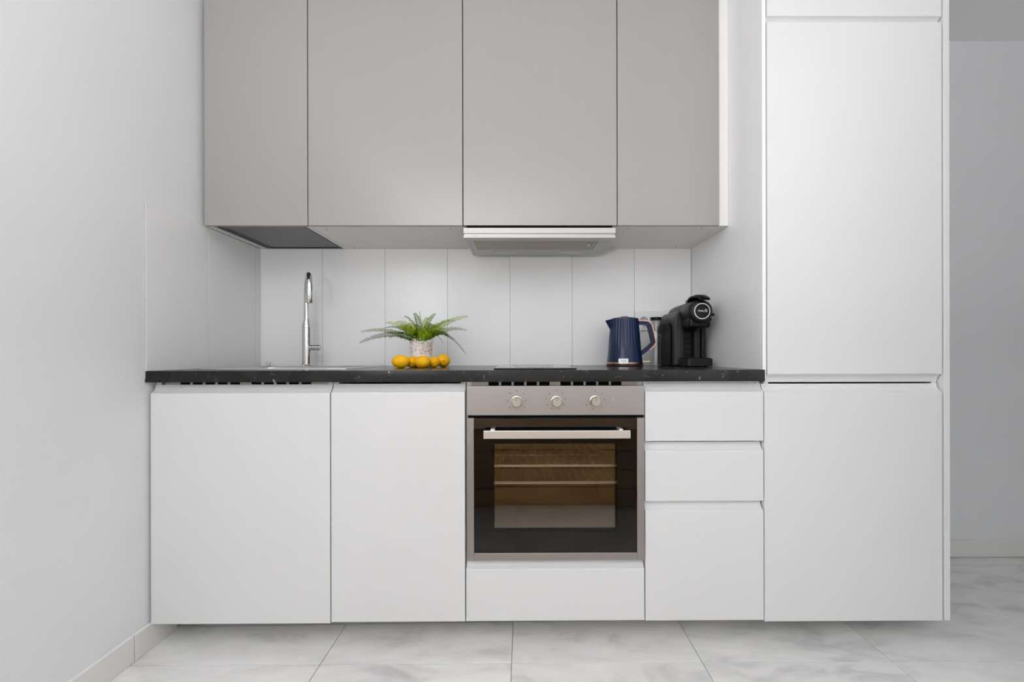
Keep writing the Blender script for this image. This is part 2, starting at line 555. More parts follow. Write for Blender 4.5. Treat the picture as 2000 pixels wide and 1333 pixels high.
def carcass(parent, x0, x1, z0, z1, y0, y1, top=False, t=0.016, m='carcass_white', name='carcass'):
    bm = bmesh.new()
    abox(bm, x0, x0 + t, y0, y1, z0, z1); abox(bm, x1 - t, x1, y0, y1, z0, z1)
    abox(bm, x0 + t, x1 - t, y0, y1, z0, z0 + t); abox(bm, x0 + t, x1 - t, y1 - .008, y1, z0 + t, z1)
    if top:
        abox(bm, x0 + t, x1 - t, y0, y1 - .008, z1 - t, z1)
    return obj(name, bm, m, parent)


def legs(parent, x0, x1, z1, y0=-0.40, y1=-0.08):
    for (x, y) in ((x0 + .05, y0), (x1 - .05, y0), (x0 + .05, y1), (x1 - .05, y1)):
        lathe('leg', [(0.022, 0.0005), (0.022, 0.006), (0.012, 0.010), (0.012, z1 - .012), (0.024, z1 - .006), (0.024, z1)], (x, y, 0), 'black_plastic', parent, 12)


def slot_rail(parent, x0, x1, u0s, zt, zb, y):
    """perforated metal rail below the worktop: slots at the given x spans, open at the lower edge"""
    bm = bmesh.new()
    abox(bm, x0, x1, y, y + .0012, zt - .0020, zt)
    last = x0
    for (a, b_) in u0s:
        abox(bm, last, a, y, y + .0012, zb, zt - .0020)
        last = b_
    abox(bm, last, x1, y, y + .0012, zb, zt - .0020)
    return obj('slotted_rail', bm, 'rail_metal', parent)


ZCB = 0.8880           # underside of worktop
CZ0, CZ1 = 0.090, ZCB
YC0 = YD + DT + 0.001  # carcass front

# unit under the sink
c = thing('sink_cabinet', 'wide white base cabinet below the sink, against the painted wall', 'cabinet', (0.30, YD, 0.0))
carcass(c, 0.002, 0.598, CZ0, CZ1, YC0, -0.03)
front('door', 0.0015, 0.5975, 0.0805, 0.8525, c)
legs(c, 0.0, 0.6, CZ0)
sl = []
for k in range(10):
    a = at(352 + 24.4 * k + (17 if k > 4 else 0), 750, YD + .024).x
    sl.append((a, a + .0335))
slot_rail(c, 0.03, 0.59, sl, ZCB, 0.8745, YD + .024)
box('slot_shade_strip', 0.03, 0.59, YD + .027, YD + .036, 0.862, ZCB - .0002, 'black_matte', c)  # black strip added behind the rail slots to paint them in shade
# unit between sink and oven
c = thing('base_cabinet', 'narrow white base cabinet between the sink cabinet and the oven', 'cabinet', (0.825, YD, 0.0))
carcass(c, 0.602, 1.048, CZ0, CZ1, YC0, -0.03)
front('door', 0.6015, 1.0475, 0.0845, 0.8540, c)
legs(c, 0.6, 1.05, CZ0)
# oven housing
c = thing('oven_housing', 'white base cabinet with a low front below the oven', 'cabinet', (1.35, YD, 0.0))
bm = bmesh.new()
t = 0.016
abox(bm, 1.051, 1.051 + t, YC0, -.03, CZ0, CZ1); abox(bm, 1.649 - t, 1.649, YC0, -.03, CZ0, CZ1)
abox(bm, 1.051 + t, 1.649 - t, YC0, -.03, CZ0, CZ0 + t); abox(bm, 1.051 + t, 1.649 - t, YC0, -.03, 0.262, 0.278)
obj('carcass', bm, 'carcass_white', c)
front('drawer_front', 1.0515, 1.6485, 0.0855, 0.2605, c)
legs(c, 1.05, 1.65, CZ0)
# drawer unit
c = thing('drawer_cabinet', 'white base cabinet with three grip-edge drawers beside the oven', 'cabinet', (1.85, YD, 0.0))
carcass(c, 1.652, 2.049, CZ0, CZ1, YC0, -0.03)
for (v0, v1) in ((862, 764.8), (979.3, 880.5), (1212.6, 997)):
    z0, z1 = at(1377, v0, YD).z, at(1377, v1, YD).z
    front('drawer', 1.6525, 2.0500, z0, z1, c)
legs(c, 1.65, 2.05, CZ0)
box('top_rail', 1.669, 2.032, YD + .0235, YD + .036, 0.862, ZCB, 'carcass_white', c)

# plinth boards
p0, p1 = Vector((0.06, -0.494, 0)), Vector((2.075, -0.462, 0))
bm = abox(bmesh.new(), 0, (p1 - p0).length, 0, 0.016, 0.0006, 0.0885, 0.0008)
moved(bm, Matrix.Translation(p0) @ Matrix.Rotation(math.atan2(p1.y - p0.y, p1.x - p0.x), 4, 'Z'))
tag(obj('plinth_board', bm, 'plinth_grey'), 'long grey plinth board under the base cabinets', 'plinth')

# ================================================================== TALL UNIT
c = thing('tall_cabinet', 'tall white built-in cabinet with three doors beside the worktop', 'cabinet', (2.365, YD, 0.0))
carcass(c, 2.064, 2.655, CZ0, 2.402, YC0, -0.02, top=True)
box('side_panel', 2.0505, 2.0625, YD + .004, 0.0, ZCB - 0.001, 2.402, 'panel_white', c, 0.0008)
box('side_panel', 2.659, 2.679, YD - .002, 0.004, 0.0805, 2.402, 'lacquer_white', c, 0.0008)
zz = lambda v: at(1670, v, YD).z
front('door', 2.0535, 2.6540, zz(1214), zz(765.5), c)
front('door', 2.0650, 2.6540, zz(732), zz(43), c, 'bottom')
front('door', 2.0650, 2.6540, zz(31.5), 2.400, c, 'bottom')
legs(c, 2.06, 2.66, CZ0, -0.40)
c2 = thing('vented_plinth', 'dark recessed plinth with pale vent slats under the tall cabinet', 'plinth', (2.35, -0.46, 0.0))
box('board', 2.085, 2.600, -0.462, -0.446, 0.0006, 0.0885, 'plinth_grey', c2)
box('vent', 2.20, 2.46, -0.4655, -0.462, 0.012, 0.080, 'black_matte', c2)
for k in range(6):
    box('slat', 2.27 + .030 * k, 2.288 + .030 * k, -0.468, -0.4655, 0.016, 0.076, 'carcass_white', c2)

# ================================================================== WORKTOP, SINK, TAP, HOB
ZW = 0.9266
SX0, SX1, SY0, SY1 = 0.075, 0.615, -0.50, -0.075
HX0, HX1 = at(964.5, 720, -0.57).x, at(1126.5, 720, -0.57).x
bm = bmesh.new()
wx0, wx1, wy0, wy1 = -0.0065, 2.0492, -0.618, -0.0005
# slab with the sink cut-out: outline grid, outer edges bevelled
gx, gy = [wx0, SX0 + .012, SX1 - .012, wx1], [wy0, SY0 + .012, SY1 - .012, wy1]
V = {}
for k, z in enumerate((ZCB, ZW)):
    for i in range(4):
        for j in range(4):
            V[i, j, k] = bm.verts.new((gx[i], gy[j], z))
for i in range(3):
    for j in range(3):
        if (i, j) == (1, 1):
            continue
        for k in (0, 1):
            bm.faces.new((V[i, j, k], V[i + 1, j, k], V[i + 1, j + 1, k], V[i, j + 1, k]))
for i in range(3):
    for j in (0, 3):
        bm.faces.new((V[i, j, 0], V[i + 1, j, 0], V[i + 1, j, 1], V[i, j, 1]))
        bm.faces.new((V[j, i, 0], V[j, i + 1, 0], V[j, i + 1, 1], V[j, i, 1]))
for (a, b_) in (((1, 1), (2, 1)), ((2, 1), (2, 2)), ((2, 2), (1, 2)), ((1, 2), (1, 1))):
    bm.faces.new((V[*a, 0], V[*b_, 0], V[*b_, 1], V[*a, 1]))
bm.edges.ensure_lookup_table()
fe = [e for e in bm.edges if all(abs(v.co.y - wy0) < 1e-6 for v in e.verts) and abs(e.verts[0].co.z - e.verts[1].co.z) < 1e-6]
bmesh.ops.bevel(bm, geom=fe, offset=0.0022, segments=3, profile=0.5, affect='EDGES')
tag(obj('worktop', bm, 'counter_laminate', smooth=40), 'long black laminate worktop with fine pale flecks', 'worktop')

c = thing('sink', 'stainless steel sink set into the black worktop', 'sink', ((SX0 + SX1) / 2, (SY0 + SY1) / 2, ZW))
bm = bmesh.new()
o4 = [(SX0, SY0), (SX1, SY0), (SX1, SY1), (SX0, SY1)]
bx0, bx1, by0, by1 = SX0 + .03, SX1 - .03, SY0 + .035, SY1 - .075


def rect(x0, x1, y0, y1, r, n=5):
    out = []
    for (cx, cy, a0) in ((x1 - r, y1 - r, 0), (x0 + r, y1 - r, 90), (x0 + r, y0 + r, 180), (x1 - r, y0 + r, 270)):
        for k in range(n):
            a = math.radians(a0 + 90 * k / (n - 1))
            out.append((cx + r * math.cos(a), cy + r * math.sin(a)))
    return out


def skin(bm, rings, close=False):
    vs = [[bm.verts.new(p) for p in r] for r in rings]
    n = len(vs[0])
    for i in range(len(vs) - 1):
        for k in range(n):
            l = (k + 1) % n
            bm.faces.new((vs[i][k], vs[i][l], vs[i + 1][l], vs[i + 1][k]))
    if close:
        bm.faces.new(vs[-1])
    return bm


ring = lambda q, z: [(x, y, z) for (x, y) in q]
skin(bm, [ring(rect(SX0, SX1, SY0, SY1, .02), ZW + .0004), ring(rect(SX0 + .001, SX1 - .001, SY0 + .001, SY1 - .001, .02), ZW + .0030),
          ring(rect(SX0 + .008, SX1 - .008, SY0 + .008, SY1 - .008, .018), ZW + .0034), ring(rect(bx0 - .004, bx1 + .004, by0 - .004, by1 + .004, .05), ZW + .0016)])
obj('rim', bm, 'steel_sink', c, 40)
bm = bmesh.new()
skin(bm, [ring(rect(bx0 - .004, bx1 + .004, by0 - .004, by1 + .004, .05), ZW + .0016), ring(rect(bx0, bx1, by0, by1, .05), ZW - .004),
          ring(rect(bx0 + .004, bx1 - .004, by0 + .004, by1 - .004, .05), ZW - .13), ring(rect(bx0 + .03, bx1 - .03, by0 + .03, by1 - .03, .05), ZW - .155)], True)
obj('bowl', bm, 'steel_sink', c, 50)
lathe('drain', [(0.0, ZW - .1545), (0.035, ZW - .1545), (0.042, ZW - .1535), (0.042, ZW - .1555)], ((bx0 + bx1) / 2, (by0 + by1) / 2, 0), 'chrome', c, 24)
kp = at(525, 717, -0.115)
lathe('waste_knob', [(0.011, ZW + .002), (0.011, ZW + .005), (0.007, ZW + .007), (0.007, ZW + .013), (0.010, ZW + .015), (0.010, ZW + .019), (0.0, ZW + .020)], (kp.x, -0.115, 0), 'chrome', c, 16)

FB = Vector((0.264, -0.098, ZW + .0028))
c = thing('kitchen_tap', 'chrome gooseneck kitchen tap standing behind the sink', 'tap', FB)
lathe('body', [(0.0215, FB.z), (0.0215, FB.z + .003), (0.0190, FB.z + .005), (0.0190, 1.100), (0.0193, 1.101), (0.0193, 1.106), (0.0175, 1.116), (0.0130, 1.132), (0.0118, 1.140)], (FB.x, FB.y, 0), 'chrome', c, 28)
dirv = Vector((0.50, -0.866, 0))
reach = 0.195
top = 1.318
P = [Vector((FB.x, FB.y, 1.136)), Vector((FB.x, FB.y, 1.20))]
P += bez(P[-1], Vector((FB.x, FB.y, 1.352)), Vector((FB.x, FB.y, 1.352)) + dirv * reach * 0.98, Vector((FB.x, FB.y, 1.262)) + dirv * reach, 22)[1:]
obj('spout', atube(bmesh.new(), P, 0.0112, 16), 'chrome', c, 60)
e = P[-1]
obj('spray_head', atube(bmesh.new(), [e + Vector((0, 0, .012)), e, e - Vector((0, 0, .02)), e - Vector((0, 0, .068)), e - Vector((0, 0, .070))], [.0125, .0135, .0140, .0140, .0125], 20), 'chrome', c, 50)
lev = atube(bmesh.new(), [(FB.x + .012, FB.y, 1.012), (FB.x + .050, FB.y, 1.012), (FB.x + .0505, FB.y, 1.012), (FB.x + .062, FB.y, 1.012)], [.0125, .0125, .0132, .0132], 20)
obj('lever', lev, 'chrome', c, 50)

c = thing('induction_hob', 'slim black glass two-zone hob set into the worktop above the oven', 'hob', ((HX0 + HX1) / 2, -0.32, ZW))
box('glass_plate', HX0, HX1, -0.573, -0.062, ZW + .0004, ZW + .0058, 'hob_glass', c, 0.0015, 2)
for (y, r) in ((-0.43, 0.075), (-0.20, 0.09)):
    bm = bmesh.new()
    alathe(bm, [(r - .0015, ZW + .0058), (r - .0015, ZW + .0061), (r, ZW + .0061), (r, ZW + .0058)], ((HX0 + HX1) / 2, y, 0), 48, caps=False)
    obj('cooking_zone', bm, 'print_grey', c)
bm = bmesh.new()
for k in range(5):
    abox(bm, (HX0 + HX1) / 2 - .052 + .024 * k, (HX0 + HX1) / 2 - .044 + .024 * k, -.548, -.540, ZW + .0058, ZW + .0060)
obj('touch_controls', bm, 'print_grey', c)

# ================================================================== OVEN
YO = -0.612
c = thing('built_in_oven', 'stainless steel built-in oven with three knobs and dark glass door', 'oven', (1.35, YO, 0.28))
ox0, ox1 = at(911.8, 790, YO).x, at(1258.8, 790, YO).x
zA, zB, zD, zE = at(1085, 754.3, YO).z, at(1085, 811.5, YO).z, at(1085, 817, YO).z, at(1085, 1095.5, YO).z
pan = box('control_panel', ox0, ox1, YO, YO + .03, zB, zA, 'steel', c, 0.001, 2)
box('gap_strip', ox0 + .002, ox1 - .003, YO + .012, YO + .03, zD - .002, zB, 'black_matte', c)
# housing behind with cavity
hx0, hx1 = 1.069, 1.631
bm = bmesh.new()
abox(bm, hx0, hx1, YO + .031, -.09, zB, 0.868); abox(bm, hx0, hx1, YO + .031, -.09, 0.281, 0.315)
cx0_, cx1_ = at(957, 950, YO).x, at(1212, 950, YO).x
abox(bm, hx0, cx0_ - .012, YO + .031, -.09, 0.315, zB); abox(bm, cx1_ + .012, hx1, YO + .031, -.09, 0.315, zB)
abox(bm, cx0_ - .012, cx1_ + .012, -.13, -.09, 0.315, zB)
abox(bm, cx0_ - .012, cx1_ + .012, YO + .031, -.13, zB - .04, zB)
obj('cavity', bm, 'enamel_dark', c)
# rail with vent slots over the panel
sl = []
for (a, b_) in [(954 + 24.8 * k, 974.3 + 24.8 * k) for k in range(5)] + [(1094.5 + 24.7 * k, 1115 + 24.7 * k) for k in range(5)]:
    sl.append((at(a, 750, YO + .03).x, at(b_, 750, YO + .03).x))
slot_rail(c, 1.056, 1.642, sl, ZCB - .0004, 0.8735, YO + .030)
box('slot_shade_backing', 1.056, 1.642, YO + .034, YO + .037, 0.869, ZCB - .0004, 'black_matte', c)  # thin black board, painted shade seen through the slots
# knobs and printed marks
for (u, v, ang) in ((1009, 785, 0), (1086.8, 785, 0), (1162.5, 784, 0)):
    p = at(u, v, YO)
    k = lathe('knob', [(0.0, 0), (0.0190, 0.0), (0.0190, -.003), (0.0165, -.004), (0.0165, -.020), (0.0150, -.022), (0.0, -.022)], (p.x, YO, p.z), 'knob_metal', pan, 32, 'Y')
    bm = abox(bmesh.new(), p.x - .0009, p.x + .0009, YO - .0226, YO - .0215, p.z + .004, p.z + .0148)
    obj('pointer', bm, 'print_grey', k)
bm = bmesh.new()
marks = {1009: [(1010, 763.7), (996, 769), (1023, 769.5), (991, 783.3), (1027, 783.5), (996, 796.5), (1024, 796.5)],
         1086: [(1086.8, 763.7), (1073, 769), (1098.5, 769), (1066.5, 779), (1104, 779), (1069, 791.5), (1101.5, 791.5), (1078, 799), (1092, 799)],
         1162: [(1162.5, 763.7), (1176, 769.5), (1180.5, 781), (1145, 791.5), (1157.5, 799.5), (1176, 795.5)]}
rr = random.Random(3)
for lst in marks.values():
    for (u, v) in lst:
        p = at(u, v, YO)
        w, h = rr.choice(((.0022, .0012), (.0016, .0018), (.0026, .0008), (.0014, .0014)))
        abox(bm, p.x - w, p.x + w, YO - .0003, YO + .0005, p.z - h, p.z + h)
        if rr.random() < .6:
            abox(bm, p.x - .0005, p.x + .0005, YO - .0003, YO + .0005, p.z - .0022, p.z + .0022)
obj('dial_marks', bm, 'print_grey', pan)['kind'] = 'stuff'
p = at(1197.5, 782, YO)
lathe('pilot_light', [(0.0, -.0015), (0.003, -.0012), (0.0045, -.0008), (0.0045, 0.0005)], (p.x, YO, p.z), 'steel_grey', pan, 20, 'Y')
# door
gx0, gx1 = at(925.5, 950, YO).x, at(1244.5, 950, YO).x
gz1, gz0 = zD, at(1085, 1081, YO).z
bm = bmesh.new()
abox(bm, ox0, gx0, YO, YO + .028, zE, zD, .0008); abox(bm, gx1, ox1, YO, YO + .028, zE, zD, .0008)
abox(bm, gx0, gx1, YO, YO + .028, zE, gz0, .0008)
dr = obj('door', bm, 'steel', c)
box('outer_glass', gx0, gx1, YO + .001, YO + .005, gz0, gz1 - .001, 'oven_outer_glass', dr)
bm = bmesh.new()
kx0, kx1, kz1, kz0 = at(964.5, 950, YO).x, at(1206, 950, YO).x, at(1085, 868, YO).z, at(1085, 1040.5, YO).z
ya, yb = YO + .0065, YO + .010
abox(bm, gx0, kx0, ya, yb, gz0, gz1 - .001); abox(bm, kx1, gx1, ya, yb, gz0, gz1 - .001)
abox(bm, kx0, kx1, ya, yb, gz0, kz0); abox(bm, kx0, kx1, ya, yb, kz1, gz1 - .001)
obj('black_mask', bm, 'black_matte', dr)
box('inner_glass', kx0 - .01, kx1 + .01, YO + .022, YO + .025, kz0 - .01, kz1 + .01, 'oven_inner_glass', dr)
# handle bar on two posts
hy = YO - .042
ha, hb = at(944.2, 842.3, hy), at(1231.8, 857, hy)
hd = box('handle', ha.x, hb.x, hy, hy + .012, hb.z, ha.z, 'steel_handle', dr, 0.001, 2)
for x in (ha.x + .022, hb.x - .036):
    box('handle_post', x, x + .014, hy + .011, YO + .0015, hb.z + .006, ha.z + .004, 'steel_handle', hd, 0.001)
# racks inside
for v, dy in ((911, 0), (944.5, 0.0)):
    zr = at(1085, v, YO + .040).z
    bm = bmesh.new()
    for y in (YO + .040, YO + .054, -.16):
        atube(bm, [(cx0_ - .008, y, zr), (cx1_ + .008, y, zr)], .0033, 8)
    for k in range(15):
        x = cx0_ + (cx1_ - cx0_) * (k + .5) / 15
        atube(bm, [(x, YO + .040, zr + .003), (x, -.16, zr + .003)], .0016, 6)
    obj('rack', bm, 'rack_chrome', c, 60)

# ================================================================== WALL UNITS
YU = -0.377
ZU = 1.4825
UT = 2.402


def wall_unit(name, label, x0, x1, screws, cat='cabinet', open_base=False):
    c = thing(name, label, cat, ((x0 + x1) / 2, YU, ZU))
    bm = bmesh.new()
    a, b_ = x0 + .001, x1 - .001
    t = .016
    y0 = YU + .020
    abox(bm, a, a + t, y0, -.0005, ZU, UT); abox(bm, b_ - t, b_, y0, -.0005, ZU, UT)
    abox(bm, a + t, b_ - t, y0, -.0005, UT - t, UT); abox(bm, a + t, b_ - t, -.01, -.0005, ZU + t, UT - t)
    if not open_base:
        abox(bm, a + t, b_ - t, y0, -.0005, ZU, ZU + t)
    obj('carcass', bm, 'carcass_white', c)
    # door leaf; dark sheet behind it paints shade into the door gaps
    bm = abox(bmesh.new(), x0 + .0018, x1 - .0018, YU, YU + .018, ZU - .0012, UT, 0.0007, 2)
    obj('door', bm, 'lacquer_greige', c, 40)
    box('door_gap_shade', x0 + .0005, x1 - .0005, YU + .013, YU + .0195, ZU + .002, UT - .002, 'gap_shade_and_caps', c)
    for (u, v) in screws:
        # hole caps on the underside
        d = FWD + RIGHT * ((u - CX) / FPX) + UP * (-(v - CY) / FPX)
        q = CAMP + d * ((ZU - CAMP.z) / d.z)
        lathe('screw_cap', [(0.0, ZU - .0004), (0.0035, ZU - .0004), (0.0045, ZU + .001)], (q.x, q.y, 0), 'gap_shade_and_caps', c, 14)
    return c


ux = [0.0095, 0.4105, 1.0110, 1.6115, 2.0115]
c = wall_unit('wall_cabinet', 'narrow greige wall cabinet above the sink with dark drip tray underneath', ux[0], ux[1], [], open_base=True)
box('drip_tray', ux[0] + .056, ux[1] - .030, YU + .024, -.022, ZU + .0025, ZU + .012, 'dark_board', c)
box('tray_rail', ux[0] + .019, ux[0] + .046, YU + .021, -.012, ZU + .006, ZU + .016, 'black_matte', c)
box('tray_rail', ux[1] - .029, ux[1] - .0172, YU + .021, -.012, ZU + .0004, ZU + .016, 'black_matte', c)
box('rail_lip', ux[0] + .0455, ux[0] + .0490, YU + .022, -.02, ZU - .0006, ZU + .006, 'steel_grey', c)
box('rail_lip', ux[1] - .0245, ux[1] - .0215, YU + .022, -.02, ZU - .0010, ZU + .006, 'steel_grey', c)
box('rail_lip', ux[0] + .03, ux[1] - .02, -.022, -.016, ZU + .0008, ZU + .012, 'black_matte', c)
wall_unit('wall_cabinet', 'wide greige wall cabinet above the potted fern', ux[1], ux[2], [(638, 448.5), (880, 447.3), (693, 484), (900, 484)])
wall_unit('wall_cabinet', 'wide greige wall cabinet above the extractor hood', ux[2], ux[3], [])
wall_unit('wall_cabinet', 'narrow greige wall cabinet above the kettle, next to the tall cabinet', ux[3], ux[4], [(1226, 446.8), (1371, 446.8), (1196, 482), (1320, 482)])
tag(box('filler_panel', 2.0120, 2.0500, YU + .010, -.0005, ZU - .0005, UT, 'skirting_white', bev=.0008), 'narrow white filler panel between wall cabinet and tall cabinet', 'panel')

# extractor hood
c = thing('extractor_hood', 'slim slide-out extractor hood under the wall cabinet', 'extractor hood', (1.31, YU, 1.433))
h0, h1 = at(905, 450, YU).x, at(1202.5, 450, YU).x
zt, zm, zn, zb = at(1054, 445.2, YU).z, at(1054, 456.3, YU).z, at(1054, 459.8, YU).z, at(1054, 464.8, YU).z
body_z = zb + .001
box('front_bar', h0, h1, YU - .001, YU + .05, zm, zt, 'hood_white', c, .0012, 2)
box('front_groove', h0 + .003, h1 - .003, YU + .004, YU + .05, zn, zm, 'steel_grey', c)
box('front_lip', h0, h1, YU, YU + .045, zb, zn, 'hood_white', c, .0008)
bb_ = at(1050, 497, -0.075)
bx0_, bx1_ = h0 + .002, h1 - .002
box('housing', bx0_, bx1_, YU + .045, -.072, zb + .003, zt - .004, 'steel_grey', c, .001)
box('top_gap_shade', h0 + .012, h1 - .012, YU + .006, YU + .05, zt - .002, ZU - .001, 'black_matte', c)  # black block, painted shade in the gap above the bar


def on_z(u, v, z):
    d = FWD + RIGHT * ((u - CX) / FPX) + UP * (-(v - CY) / FPX)
    return CAMP + d * ((z - CAMP.z) / d.z)


zf = zb + .0022
pa, pb, pc, pd = on_z(921, 466.5, zf), on_z(1172, 466.5, zf), on_z(933, 487.8, zf), on_z(1157, 487.8, zf)
fx0, fx1, fy0, fy1 = (pa.x + pc.x) / 2, (pb.x + pd.x) / 2, YU + .047, pc.y
fr = bmesh.new()
for (x0, x1, y0, y1) in ((fx0 - .006, fx0, fy0, fy1 + .006), (fx1, fx1 + .006, fy0, fy1 + .006), (fx0, fx1, fy1, fy1 + .006)):
    abox(fr, x0, x1, y0, y1, zf - .0022, zf + .001)
obj('filter_frame', fr, 'hood_white', c)
fl = box('grease_filter', fx0, fx1, fy0, fy1, zf - .001, zf + .001, 'filter_mesh', c)
q = on_z(1153, 477.5, zf)
box('latch', q.x - .016, q.x + .016, q.y - .016, q.y + .016, zf - .003, zf - .001, 'hood_white', fl, .001)
box('latch_hole', q.x + .001, q.x + .009, q.y - .006, q.y + .006, zf - .0034, zf - .003, 'black_matte', fl)
for u in (986, 1114):
    q = on_z(u, 492.3, zf)
    box('lamp_cover', q.x - .052, q.x + .052, q.y - .013, q.y + .013, zf - .0015, zf + .001, 'hood_lens', c, .0012)

# ================================================================== ON THE WORKTOP
# --- double socket on the tiled wall
sa, sb = at(1240, 608.5, -.008), at(1301, 646, -.008)
c = thing('double_socket', 'white double power socket on the tiled wall behind the kettle', 'socket', ((sa.x + sb.x) / 2, -.001, sb.z))
box('plate', sa.x, sb.x, -.0105, -.0004, sb.z, sa.z, 'socket_white', c, .002, 2)
for k in (0, 1):
    x = sa.x + (sb.x - sa.x) * (.27 + .46 * k)
    z = (sa.z + sb.z) / 2
    lathe('socket_well', [(0.021, -.0110), (0.0215, -.0125), (0.023, -.0125), (0.0235, -.0102)], (x, 0, z), 'socket_white', c, 28, 'Y')
    for s in (-1, 1):
        lathe('pin_hole', [(0.0, -.0108), (0.0026, -.0108), (0.0026, -.0104)], (x + s * .0095, 0, z), 'black_matte', c, 10, 'Y')
c = thing('power_plug', 'grey round plug in the white double socket', 'plug', (sa.x + (sb.x - sa.x) * .27, -.03, (sa.z + sb.z) / 2))
x = sa.x + (sb.x - sa.x) * .27; z = (sa.z + sb.z) / 2
lathe('plug_body', [(0.0, -.042), (0.010, -.042), (0.014, -.036), (0.0185, -.024), (0.0195, -.0135)], (x, 0, z), 'steel_grey', c, 20, 'Y')
obj('cord', atube(bmesh.new(), bez((x, -.040, z), (x - .005, -.060, z), (x - .030, -.045, z - .03), (x - .045, -.030, ZW + .006), 14), .003, 8), 'cable_white', c, 60)

# --- kettle
KX, KY = 1.690, -0.165
KZ = ZW + .0006
c = thing('kettle', 'navy blue ribbed electric kettle with copper trim on the worktop', 'kettle', (KX, KY, KZ))
lathe('power_base', [(0.0, KZ), (0.078, KZ), (0.080, KZ + .002), (0.080, KZ + .006), (0.076, KZ + .008), (0.0, KZ + .008)], (KX, KY, 0), 'black_plastic', c, 40)
lathe('copper_band', [(0.0, KZ + .0085), (0.0785, KZ + .0085), (0.0790, KZ + .010), (0.0785, KZ + .017), (0.0, KZ + .017)], (KX, KY, 0), 'copper', c, 56)
NR = 34


def ribs(t, h):
    f = (h - (KZ + .06)) / .06
    f = max(0.0, min(1.0, f))
    return 1.0 + 0.050 * f * (abs(math.cos(NR / 2 * t)) ** 0.8 - 0.7)


prof = [(0.0, KZ + .0172)]
KH = 1.1320
for i in range(25):
    t_ = i / 24
    h = KZ + .0172 + (KH - KZ - .0172) * t_
    r = 0.0775 - 0.0185 * (t_ ** 0.9) - 0.0010 * math.sin(t_ * PI)
    prof.append((r, h))
prof += [(0.0585, KH + .002), (0.056, KH + .003), (0.0, KH + .003)]
lathe('body', prof, (KX, KY, 0), 'navy_enamel', c, 170, rfun=ribs, smooth=50)
lathe('lid', [(0.0, KH + .003), (0.052, KH + .003), (0.052, KH + .0045), (0.046, KH + .006), (0.0, KH + .0065)], (KX, KY, 0), 'navy_plastic', c, 40)
lathe('lid_knob', [(0.0, KH + .006), (0.019, KH + .006), (0.020, KH + .010), (0.017, KH + .0125), (0.0, KH + .013)], (KX, KY, 0), 'copper', c, 28)
# spout: wedge that leans away from the body towards the sink
bm = bmesh.new()
tip = Vector((KX - .0865, KY - .006, KH - .006))
rg = []
for k in range(9):
    a = math.radians(180 - 40 + 80 * k / 8)
    top_ = Vector((KX + .0555 * math.cos(a), KY + .0555 * math.sin(a), KH + .002))
    low_ = Vector((KX + .0600 * math.cos(a) * 1.0, KY + .0600 * math.sin(a) * 1.0, KH - .052 + .036 * abs(k - 4) / 4))
    w = 1 - abs(k - 4) / 4
    o_top = top_.lerp(tip, w ** 0.8)
    rg.append((top_, low_, o_top))
vt = [bm.verts.new(r[0]) for r in rg]; vl = [bm.verts.new(r[1]) for r in rg]; vo = [bm.verts.new(r[2]) for r in rg]
for k in range(8):
    bm.faces.new((vl[k], vl[k + 1], vo[k + 1], vo[k])); bm.faces.new((vt[k], vo[k], vo[k + 1], vt[k + 1]))
bmesh.ops.remove_doubles(bm, verts=bm.verts, dist=1e-6)
obj('spout', bm, 'navy_plastic', c, 50)
# handle: flat bent bar with a copper strip on its outside
HP = [(.048, KH - .012), (.075, KH - .0125), (.098, KH - .015), (.108, KH - .024), (.1125, KH - .036), (.1190, KH - .062), (.1255, KH - .092), (.1265, KH - .102), (.1205, KH - .112), (.100, KH - .131), (.078, KH - .149), (.066, KH - .156)]


def bar(path, wid, n0, n1, name, m, yoff):
    """rectangular section swept in the x-z plane: n0..n1 is the offset range along the outward normal"""
    bm = bmesh.new(); rings = []
    for i, (x, z) in enumerate(path):
        a = Vector(path[max(i - 1, 0)]); b_ = Vector(path[min(i + 1, len(path) - 1)])
        d = (b_ - a).normalized(); n = Vector((-d.y, d.x)) * -1
        n = Vector((d.y * -1, d.x)); n = n if n.dot(Vector((x - .05, z - (KH - .08)))) > 0 else -n
        q = []
        for (s, w) in ((n0, -wid), (n0, wid), (n1, wid), (n1, -wid)):
            q.append(bm.verts.new((KX + x + n.x * s, KY + w + yoff * x, z + n.y * s)))
        rings.append(q)
    for i in range(len(rings) - 1):
        for k in range(4):
            bm.faces.new((rings[i][k], rings[i][(k + 1) % 4], rings[i + 1][(k + 1) % 4], rings[i + 1][k]))
    bm.faces.new(rings[0]); bm.faces.new(list(reversed(rings[-1])))
    es = [e for e in bm.edges]
    return obj(name, bm, m, c, 50)


bar(HP, .0115, -.0115, .0045, 'handle', 'navy_plastic', -0.05)
bar(HP[:-2], .0095, .0045, .0082, 'handle_strip', 'copper', -0.05)
# switch lever low on the right
p = at(1264.5, 706.5, KY - .01)
box('switch_lever', KX + .070, p.x + .010, KY - .016, KY - .004, p.z - .0032, p.z + .0032, 'brass', c, .001)
# badge
p = at(1217.4, 705.8, KY - .078)
ba = math.atan2(p.y - KY, p.x - KX)
nrm = Vector((math.cos(ba), math.sin(ba), 0))
mtx = Matrix.Translation(Vector((KX, KY, p.z)) + nrm * .0770) @ Matrix.Rotation(ba + PI / 2, 4, 'Z') @ Matrix.Rotation(-.05, 4, 'X')
bdg = obj('badge', moved(abox(bmesh.new(), -.0205, .0205, -.0012, .003, -.0105, .0105, .0015, 2), mtx), 'badge_silver', c, 40)
obj('lettering', moved(text_bm('Tefal', .0125), mtx @ Matrix.Translation((0, -.0014, .0008))), 'print_grey', bdg)

